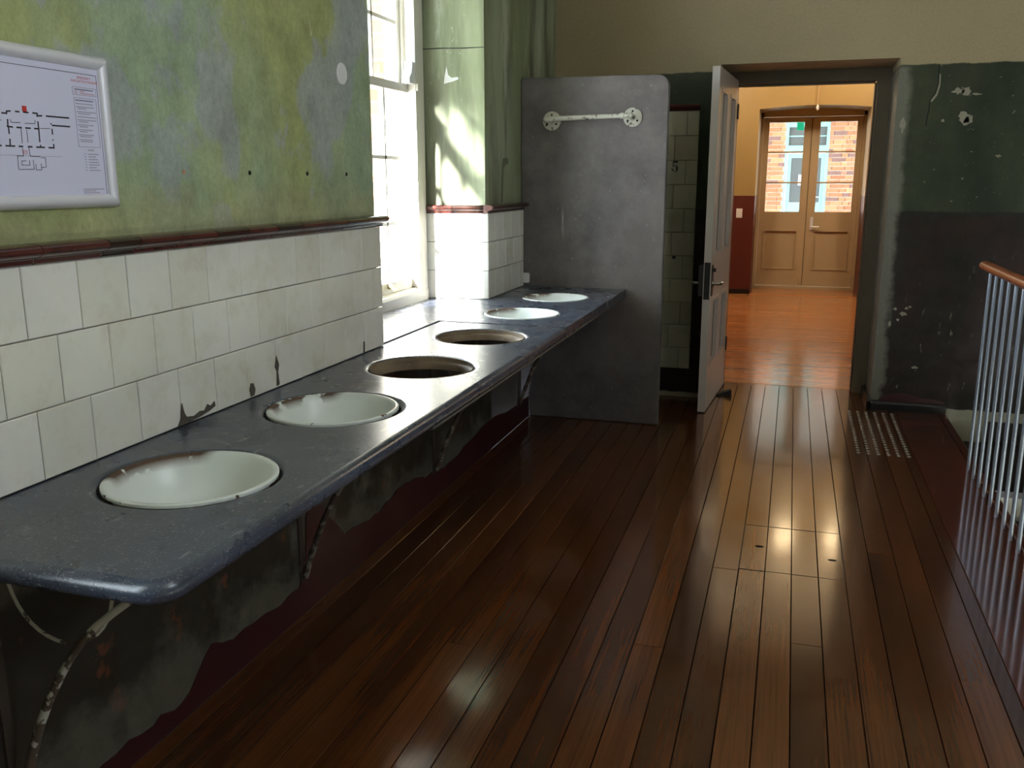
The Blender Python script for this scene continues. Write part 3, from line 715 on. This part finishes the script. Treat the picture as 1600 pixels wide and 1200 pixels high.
w2 = thing('window_2', (-1.95, -.25, .82)); struct(w2); w2['label'] = 'cream sash window in the green wall beyond the evacuation sign'
for nm, d in (('jamb', (-2.0, -1.9, W2A, W2A + .1, .801, 3.149)), ('jamb', (-2.0, -1.9, W2B - .1, W2B, .801, 3.149)), ('sill', (-2.0, XP - .03, W2A + .1, W2B - .1, .801, .87)), ('head', (-2.0, -1.9, W2A + .1, W2B - .1, 3.05, 3.149)), ('meeting_rail', (-1.98, -1.92, W2A + .1, W2B - .1, 1.88, 1.93))): box(nm, 'winpaint', d, w2)
for k in (1, 2, 3):
    yy = W2A + .1 + (W2B - W2A - .2) * k / 4; box('glazing_bar', 'winpaint', (-1.96, -1.935, yy - .009, yy + .009, .87, 1.88), w2); box('glazing_bar', 'winpaint', (-1.96, -1.935, yy - .009, yy + .009, 1.93, 3.05), w2)
for a, b in ((.87, 1.88), (1.93, 3.05)): box('pane', 'glass', (-1.950, -1.946, W2A + .1, W2B - .1, a, b), w2)

# ---- open panelled door
dr = thing('door_1', (-.407, 6.555, .008)); dr['local'] = 1; dr.rotation_euler = (0, 0, math.radians(-3.5)); struct(dr); dr['label'] = 'open taupe four panel door'
DW, DH, DT = .885, 2.100, .045
def dbox(nm, x0, x1, a, b, z0, z1, parent=dr, mat='doorpaint'):   # a,b = distance from the free edge
    return MB().box(x0, x1, -DW + a, -DW + b, z0, z1).build(nm, mat, parent)
for a, b in ((0, .115), (.765, DW)): dbox('stile', -DT, 0, a, b, 0, DH)
for z0, z1 in ((0, .285), (.715, .985), (1.985, DH)): dbox('rail', -DT, 0, .115, .765, z0, z1)
for z0, z1 in ((.285, .715), (.985, 1.985)): dbox('muntin', -DT, 0, .375, .505, z0, z1)
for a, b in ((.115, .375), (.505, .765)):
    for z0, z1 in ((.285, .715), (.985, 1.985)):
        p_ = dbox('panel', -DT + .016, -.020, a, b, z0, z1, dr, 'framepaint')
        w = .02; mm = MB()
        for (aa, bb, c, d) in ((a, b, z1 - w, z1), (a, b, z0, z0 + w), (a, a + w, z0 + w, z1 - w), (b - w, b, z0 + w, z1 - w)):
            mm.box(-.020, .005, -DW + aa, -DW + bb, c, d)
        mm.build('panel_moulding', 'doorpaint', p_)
k_ = dbox('lock_plate', .0, .004, .02, .09, .74, .93, dr, 'blackiron')
hm = MB(); hm.tube([(0, -DW + .055, .815), (.05, -DW + .055, .815), (.055, -DW + .065, .815), (.052, -DW + .15, .812)], .010); hm.lathe([(0, .012), (.018, .010), (.02, 0)], (0.004, -DW + .055, .815), 14, 'x'); hm.build('handle', 'chrome', dr)
MB().tube([(.004, -DW + .055, .90), (.022, -DW + .055, .90)], .012).build('keyhole_cover', 'blackiron', dr)
dbox('rim_lock', -DT - .030, -DT, .0, .13, .74, .93, dr, 'blackiron')
hm = MB(); hm.tube([(-DT - .03, -DW + .055, .815), (-DT - .075, -DW + .055, .815), (-DT - .08, -DW + .10, .815)], .010); hm.build('handle', 'chrome', dr)
MB().box(-.040, -.004, -DW - .002, -DW, .72, .95).build('latch_plate', 'blackiron', dr)
for zz in (.25, 1.85): MB().tube([(.004, -.003, zz), (.004, -.003, zz + .1)], .007).build('hinge', 'blackiron', dr)
# wedge
wd = thing('door_wedge', (-.40, 6.19, 0), 'small black door wedge under the open panelled door', 'doorstop')
MB().ext([(0, .002), (.115, .002), (.115, .042), (.02, .012), (0, .006)], -.022, .022, 'y').build('x', 'rubber').name = 'wedge_tmp'
o = bpy.data.objects['wedge_tmp']; o.name = 'wedge'; o.location = (-.445, 6.205, 0); o.rotation_euler = (0, 0, .25); adopt(o, wd)
MB().box(.1151, .117, -.021, .021, .004, .040).build('x', 'steel').name = 'wt2'
o = bpy.data.objects['wt2']; o.name = 'end_plate'; o.location = (-.445, 6.205, 0); o.rotation_euler = (0, 0, .25); adopt(o, wd)

# ================================================================== OBJECTS
# ---- slate worktops
BR = .187
BAS = [(-1.2175, 1.58), (-1.213, 2.215), (-1.20, 2.832), (-1.205, 3.475), (-1.228, 4.155), (-1.226, 4.800)]
def slab(name, outline, holes, zt, th, bev, mat):
    cu = bpy.data.curves.new(name, 'CURVE'); cu.dimensions = '2D'; cu.fill_mode = 'BOTH'
    def spl(pts):
        s_ = cu.splines.new('POLY'); s_.points.add(len(pts) - 1); s_.use_cyclic_u = True
        for p, q in zip(s_.points, pts): p.co = (q[0], q[1], 0, 1)
    spl(outline)
    for (cx, cy, r) in holes: spl([(cx + r * math.cos(2 * math.pi * i / 64), cy + r * math.sin(2 * math.pi * i / 64)) for i in range(64)])
    cu.extrude = th / 2 - bev; cu.bevel_depth = bev; cu.bevel_resolution = 3; cu.offset = -bev
    ob = bpy.data.objects.new('tmp_' + name, cu); COL.objects.link(ob)
    bpy.context.view_layer.update()
    dg = bpy.context.evaluated_depsgraph_get(); me = bpy.data.meshes.new_from_object(ob.evaluated_get(dg)); bpy.data.objects.remove(ob)
    me.name = name
    for v in me.vertices: v.co.z += zt - th / 2
    me.materials.clear(); me.materials.append(M[mat])
    for p in me.polygons: p.use_smooth = True
    me.set_sharp_from_angle(angle=math.radians(50))
    return link(name, me)
def arc(cx, cy, r, a0, a1, n=8): return [(cx + r * math.cos(math.radians(a0 + (a1 - a0) * i / n)), cy + r * math.sin(math.radians(a0 + (a1 - a0) * i / n))) for i in range(n + 1)]
XF = -.915; TH = .044
out1 = [(XP + .001, 1.095)] + arc(XF - .055, 1.150, .055, -90, 0) + [(XF, 3.802), (-1.53, 3.828), (-1.524, 3.20), (XP + .001, 3.16)]
s1 = slab('slate_worktop', [(q[0], q[1]) for q in out1], [(x, y, .181 if i > 1 else BR) for i, (x, y) in enumerate(BAS[:4])], .8215, TH, .020, 'slate')
tag(s1, 'long grey slate worktop with rounded corner, cut for two basins and two empty holes', 'worktop')
out2 = [(XF - .006, 3.806), (XF - .006, 5.298), (XQ + .001, 5.298), (XQ + .001, 4.634), (-1.884, 4.575), (-1.884, 3.168), (-1.528, 3.168), (-1.5285, 3.204), (-1.534, 3.832)]
s2 = slab('slate_worktop', out2, [(x, y, BR) for x, y in BAS[4:]], .8215, TH, .003, 'slate')
tag(s2, 'shorter slate worktop running into the window recess and against the tall slate screen', 'worktop')
for s_, y0, y1 in ((s1, 2.25, 3.80), (s2, 3.81, 5.297)):
    MB().ext([(XF - .028, .7774), (XF - .010, .7774), (XF - .008, .773), (XF - .010, .769), (XF - .028, .769)], y0, y1, 'y').build('front_bead', 'ironwhite', s_, 40).data.materials.clear()
    for c_ in s_.children: c_.data.materials.append(M['bead'])
# nosing of the second slab front
for (x, y) in BAS[2:4]:
    MB().lathe([(.1815, .8195), (.1800, .806), (.172, .8035), (.168, .800), (.1655, .786), (.1655, .7776), (.1825, .7776), (.183, .80)], (x, y, 0), 64, close=True).build('hole_rim', 'rimstone', s1, 50)
poly_ = None
# ---- basins
prof = [(.1845, .8165), (.1848, .8225), (.182, .8250), (.177, .8252), (.172, .8238), (.167, .8195), (.161, .805), (.150, .775), (.132, .742), (.105, .716), (.070, .702), (.022, .697), (.021, .690), (.0001, .690),
        (.0001, .684), (.072, .694), (.110, .709), (.139, .737), (.157, .772), (.166, .800), (.1715, .8165)]
bme = MB().lathe([(r, z - .8225) for r, z in prof], (0, 0, 0), 72).mesh('wash_basin', 'basin', 50)
labs = ['white enamel wash basin with a rusted rim nearest the rounded end of the worktop', 'white enamel wash basin with chipped rim beside the empty worktop holes', 'white enamel wash basin sunk in the slate in front of the sash window', 'white enamel wash basin sunk in the slate right beside the tall slate screen']
for (i, lb) in zip((0, 1, 4, 5), labs):
    x, y = BAS[i]
    e = thing('wash_basin', (x, y, .8225), lb, 'basin', 'enamel basins in the worktop'); 
    b_ = link('bowl', bme, None, (x, y, .8225)); adopt(b_, e)
    MB().lathe([(0, .6995), (.018, .699), (.020, .697)], (x, y, 0), 20).build('drain', 'chrome', e)
# ---- brackets
def bracket(y, lb, mat):
    e = thing('iron_bracket', (XP, y, .15), lb, 'bracket', 'iron brackets under the worktops')
    P = []
    ctl = [(-1.02, .770), (-1.135, .690), (-1.288, .566), (-1.40, .40), (-1.47, .24), (-1.505, .14)]
    for i in range(len(ctl) - 1):
        for k in range(4):
            t = k / 4; p0 = ctl[max(i - 1, 0)]; p1 = ctl[i]; p2 = ctl[i + 1]; p3 = ctl[min(i + 2, len(ctl) - 1)]
            P.append(tuple(.5 * (2 * p1[j] + (p2[j] - p0[j]) * t + (2 * p0[j] - 5 * p1[j] + 4 * p2[j] - p3[j]) * t * t + (3 * p1[j] - p0[j] - 3 * p2[j] + p3[j]) * t ** 3) for j in (0, 1)))
    P.append(ctl[-1])
    MB().tube([(a, y, b) for a, b in P], [.0062 + .0065 * (i / len(P)) for i in range(len(P))], 8, flat=.9).build('strut', mat, e, 50)
    ring = [(-1.333 + .128 * math.cos(q), y, .690 + .137 * math.sin(q)) for q in [math.radians(36 - i * (252) / 26) for i in range(27)]]
    MB().tube(ring, .0038, 6).build('scroll', mat, e, 50)
    MB().box(XP + .0005, XP + .008, y - .012, y + .012, .12, .776).build('wall_plate', 'ironrust', e)
    MB().box(XP + .0125, -1.0, y - .014, y + .014, .768, .7770).build('top_bar', 'ironrust', e)
bracket(1.30, 'white flaking iron bracket with scroll under the rounded end of the worktop', 'ironfade')
bracket(2.50, 'old iron bracket under the long worktop between a basin and an empty hole', 'ironold')
bracket(3.70, 'old iron bracket under the joint of the two slate worktops', 'ironold')
bracket(5.05, 'old iron bracket under the worktop end next to the slate screen', 'ironold')
# ---- tall slate screen
o = [(-1.574, .002), (-.706, .002), (-.706, .8)] + arc(-.706 - .07, 2.036 - .075, .07, 0, 90, 8) + [(-1.2, 2.034), (-1.574, 2.038)]
sc = MB().ext([(a, b) for a, b in o], 5.30, 5.338, 'y').build('slate_screen', 'screen', None)
bm = bmesh.new(); bm.from_mesh(sc.data); bmesh.ops.bevel(bm, geom=[e for e in bm.edges if len(e.link_faces) == 2 and e.calc_face_angle(0) > 1.2], offset=.006, segments=2, affect='EDGES'); bm.to_mesh(sc.data); bm.free()
for p in sc.data.polygons: p.use_smooth = True
sc.data.set_sharp_from_angle(angle=math.radians(35))
tag(sc, 'tall dark slate screen with rounded top corner at the end of the worktop', 'partition')
# towel rail
tr = thing('towel_rail', (-1.15, 5.3, 1.80), 'white flaking iron towel rail on round flanges on the slate screen', 'towel rail')
for fx, fz in ((-1.383, 1.792), (-.908, 1.803)):
    fl = MB().lathe([(0, 5.3003), (.050, 5.3003), (.054, 5.296), (.054, 5.293), (.048, 5.289), (.018, 5.286), (.016, 5.270), (0, 5.268)], (fx, 0, fz), 32, 'y').build('flange', 'ironwhite', tr, 40)
    for q in (90, 215, 325):
        a = math.radians(q); MB().lathe([(0, 5.2855), (.006, 5.2865), (.007, 5.2905)], (fx + .033 * math.cos(a), 0, fz + .033 * math.sin(a)), 10, 'y').build('screw', 'hole', fl)
    MB().tube([(fx, 5.275, fz), (fx, 5.245, fz + .002), (fx, 5.228, fz + .006)], [.014, .013, .013], 12).build('bracket_arm', 'ironwhite', tr, 50)
MB().tube([(-1.405, 5.222, 1.798), (-1.36, 5.222, 1.799), (-.955, 5.222, 1.808), (-.900, 5.222, 1.809)], [.014, .0145, .0125, .013], 14).build('bar', 'ironwhite', tr, 50)
for bx in (-1.352, -.955): MB().lathe([(.012, -.012), (.017, -.010), (.017, .010), (.012, .012)], (bx, 5.222, 1.799 if bx < -1.2 else 1.808), 14, 'x').build('collar', 'ironwhite', tr)
# white plate low on the screen
wpl = MB().ext([(a, b) for a, b in arc(-1.528, .890, .012, 0, 90, 3) + arc(-1.552, .890, .012, 90, 180, 3) + arc(-1.555, .850, .008, 180, 270, 3) + arc(-1.526, .850, .008, 270, 360, 3)], 5.2995, 5.292, 'y').build('wall_plate', 'white')
tag(wpl, 'small white rounded plate low on the slate screen above the last basin', 'plate')
# ---- balustrade
bl = thing('balustrade', (.94, 4.0, 0), 'balustrade of slim blue-grey steel balusters with polished wooden handrail', 'balustrade')
bme2 = MB().tube([(0, 0, .002), (0, 0, 1.012)], .0088, 10).mesh('baluster', 'baluster', 40)
y = 4.884
while y > -.6:
    b_ = link('baluster', bme2, None, (.94, y, 0)); adopt(b_, bl); y -= .1376
hr = [(.94 + .030 * math.cos(q) * (1 if math.sin(q) > 0 else .9), 1.030 + (.026 if math.sin(q) > 0 else .021) * math.sin(q)) for q in [2 * math.pi * i / 18 for i in range(18)]]
rail = MB().ext(hr, -.7, 5.03, 'y'); rail.ext([(.94 + (a - .94) * .75, 1.030 + (b - 1.030) * .75) for a, b in hr], 5.03, 5.045, 'y')
rail.build('handrail', 'rail', bl, 40)
# ---- tactile studs
sme = MB().lathe([(0, .0065), (.004, .0060), (.0080, .0042), (.0108, .0008), (.0108, 0)], (0, 0, 0), 14).mesh('tactile_stud', 'steel', 40)
for i in range(6):
    for k in range(20):
        s_ = link('tactile_stud', sme, None, (.425 + .0508 * i, 5.045 + .0496 * k, .0005)); tag(s_, 'small domed steel tactile stud set in the floor before the stair', 'floor stud', 'tactile floor studs')
# ---- evacuation sign
sg = thing('evacuation_sign', (-1.5, 1.54, 1.395), 'framed emergency evacuation plan in a silver snap frame on the green wall', 'sign')
Y0, Y1, Z0, Z1 = 1.300, 1.777, 1.393, 1.722
FXs = XP + .001
MB().box(FXs, FXs + .008, Y0 + .01, Y1 - .01, Z0 + .01, Z1 - .01).build('backing', 'white', sg)
pp = MB().box(FXs + .0081, FXs + .0095, Y0 + .02, Y1 - .02, Z0 + .02, Z1 - .02).build('plan_sheet', 'paper', sg)
FP = [(0, 0), (.006, .0), (.016, .003), (.022, .010), (.022, .018), (.014, .027), (.0098, .029), (0, .029)]     # depth, inward distance
def fr_side(p0, p1, inx, inz):
    # mitred frame bar from corner p0 to p1 ; inward direction (inx,inz)
    v = []; k = len(FP); L = Vector((p1[0] - p0[0], p1[1] - p0[1])).normalized()
    for (p, sgn) in ((p0, 1), (p1, -1)):
        for d, w in FP: v.append((FXs + d, p[0] + inx * w + L.x * w * sgn, p[1] + inz * w + L.y * w * sgn))
    f = [(i, (i + 1) % k, k + (i + 1) % k, k + i) for i in range(k)] + [tuple(range(k)), tuple(range(2 * k - 1, k - 1, -1))]
    MB().add(v, f).build('frame_bar', 'alu', sg, 50)
fr_side((Y0, Z1), (Y1, Z1), 0, -1); fr_side((Y0, Z0), (Y1, Z0), 0, 1); fr_side((Y0, Z0), (Y0, Z1), 1, 0); fr_side((Y1, Z0), (Y1, Z1), -1, 0)
PXs = FXs + .0096
def seg(mb, a, b, c, d, w):
    dx, dz = c - a, d - b; L = math.hypot(dx, dz) or 1; nx, nz = -dz / L * w / 2, dx / L * w / 2
    mb.ext([(a + nx, b + nz), (c + nx, d + nz), (c - nx, d - nz), (a - nx, b - nz)], PXs, PXs + .0003, 'x')
THICK= [(1.448, 1.583, 1.463, 1.583), (1.473, 1.583, 1.486, 1.583), (1.485, 1.587, 1.496, 1.588), (1.507, 1.588, 1.518, 1.588), (1.527, 1.588, 1.541, 1.588), (1.551, 1.588, 1.563, 1.588), (1.486, 1.588, 1.485, 1.581), (1.564, 1.589, 1.562, 1.581), (1.564, 1.583, 1.576, 1.584), (1.586, 1.584, 1.599, 1.584), (1.599, 1.584, 1.651, 1.584), (1.6, 1.566, 1.651, 1.566), (1.486, 1.572, 1.485, 1.559), (1.482, 1.558, 1.497, 1.557), (1.506, 1.557, 1.519, 1.557), (1.528, 1.557, 1.542, 1.557), (1.551, 1.557, 1.565, 1.557), (1.563, 1.572, 1.563, 1.558), (1.486, 1.557, 1.486, 1.543), (1.486, 1.534, 1.485, 1.521), (1.563, 1.557, 1.562, 1.53), (1.45, 1.558, 1.449, 1.543), (1.449, 1.534, 1.45, 1.52), (1.449, 1.52, 1.464, 1.52), (1.473, 1.52, 1.497, 1.52), (1.506, 1.52, 1.517, 1.52), (1.529, 1.52, 1.541, 1.52), (1.551, 1.52, 1.574, 1.52), (1.584, 1.52, 1.6, 1.52), (1.599, 1.528, 1.599, 1.519), (1.599, 1.559, 1.599, 1.547), (1.563, 1.525, 1.563, 1.52), (1.45, 1.582, 1.45, 1.579), (1.448, 1.57, 1.449, 1.567), (1.597, 1.57, 1.599, 1.568), (1.598, 1.537, 1.599, 1.535)]
THIN= [(1.515, 1.517, 1.515, 1.5), (1.531, 1.518, 1.533, 1.501), (1.499, 1.501, 1.515, 1.501), (1.5, 1.501, 1.499, 1.475), (1.499, 1.474, 1.539, 1.475), (1.539, 1.494, 1.539, 1.475), (1.509, 1.491, 1.509, 1.483), (1.509, 1.491, 1.521, 1.492), (1.508, 1.483, 1.529, 1.483), (1.529, 1.493, 1.529, 1.483), (1.533, 1.501, 1.559, 1.501), (1.56, 1.499, 1.572, 1.499), (1.572, 1.499, 1.572, 1.48), (1.56, 1.479, 1.572, 1.48), (1.545, 1.486, 1.544, 1.474), (1.544, 1.474, 1.559, 1.474), (1.559, 1.487, 1.559, 1.474), (1.517, 1.555, 1.516, 1.526), (1.531, 1.554, 1.531, 1.528), (1.494, 1.566, 1.517, 1.567), (1.528, 1.566, 1.554, 1.567), (1.567, 1.558, 1.594, 1.559), (1.45, 1.568, 1.471, 1.569), (1.493, 1.572, 1.494, 1.566), (1.556, 1.574, 1.555, 1.567)]
def lines(name, L, w, mat):
    mb = MB()
    for s_ in L: seg(mb, *s_, w)
    mb.build(name, mat, pp)
lines('plan_walls', THICK, .0032, 'ink'); lines('plan_thin_walls', THIN, .0012, 'ink')
lines('plan_fold', [(1.33, 1.502, 1.62, 1.502)], .0007, 'inkgrey')
def rect(a, b, c, d): return [(a, b, c, b), (c, b, c, d), (c, d, a, d), (a, d, a, b)]
lines('sheet_border', rect(1.334, 1.4185, 1.7435, 1.680), .0011, 'ink')
lines('text_boxes', rect(1.669, 1.635, 1.7385, 1.651) + rect(1.671, 1.525, 1.7365, 1.6285), .0010, 'inkgrey')
mb = MB(); mb.ext([(1.5255, 1.589), (1.537, 1.589), (1.537, 1.6005), (1.5255, 1.6005)], PXs, PXs + .0003, 'x'); mb.build('plan_marker', 'inkred', pp)
lines('plan_marker', rect(1.516, 1.506, 1.525, 1.512) + [(1.518, 1.509, 1.523, 1.509)], .0009, 'inkred')
def text(t, yc, zc, size, mat, align='CENTER'):
    cu = bpy.data.curves.new('txt', 'FONT'); cu.body = t; cu.size = size; cu.align_x = align; cu.extrude = 0
    ob = bpy.data.objects.new('tmp_txt', cu); COL.objects.link(ob); bpy.context.view_layer.update()
    me = bpy.data.meshes.new_from_object(ob.evaluated_get(bpy.context.evaluated_depsgraph_get())); bpy.data.objects.remove(ob)
    for v in me.vertices: a, b = v.co.x, v.co.y; v.co = (PXs + .0003, yc + a, zc + b)
    me.materials.clear(); me.materials.append(M[mat]); link('print_text', me, pp)
text('EMERGENCY', 1.706, 1.669, .0072, 'inkred'); text('EVACUATION DIAGRAM', 1.706, 1.6615, .0072, 'inkred')
text('LEGEND', 1.706, 1.5165, .0052, 'ink')
rr = random.Random(5)
def scribble(rows, mat):
    mb = MB()
    for (a, b, z) in rows:
        x = a
        while x < b:
            w = rr.uniform(.003, .007); seg(mb, x, z, min(x + w, b), z, .0018); x += w + .0009
    mb.build('print_text', mat, pp)
scribble([(1.675, 1.73, 1.6465)], 'ink'); scribble([(1.675, 1.683, 1.6425), (1.690, 1.704, 1.6425), (1.675, 1.683, 1.6385), (1.690, 1.733, 1.6385)], 'inkpink')
scribble([(1.675, 1.728, 1.6235)], 'ink')
z = 1.6165; rowsA = []
for n_ in (1, 2, 2, 1, 2, 2, 2, 2, 2):
    for k in range(n_):
        rowsA.append((1.675 if k == 0 else 1.679, (rr.uniform(1.715, 1.734) if k == 0 else rr.uniform(1.70, 1.722)), z)); z -= .0038
    z -= .0029
scribble(rowsA, 'inkgrey')
scribble([(1.697, 1.697 + rr.uniform(.014, .036), 1.5095 - .0058 * k) for k in range(7)], 'inkgrey')
scribble([(1.686, 1.6895, 1.5095 - .0058 * k) for k in range(7)], 'inkgrey')
scribble([(1.672, 1.737, 1.4335), (1.672, 1.71, 1.4295), (1.672, 1.72, 1.4255), (1.672, 1.69, 1.4215)], 'inkgrey')
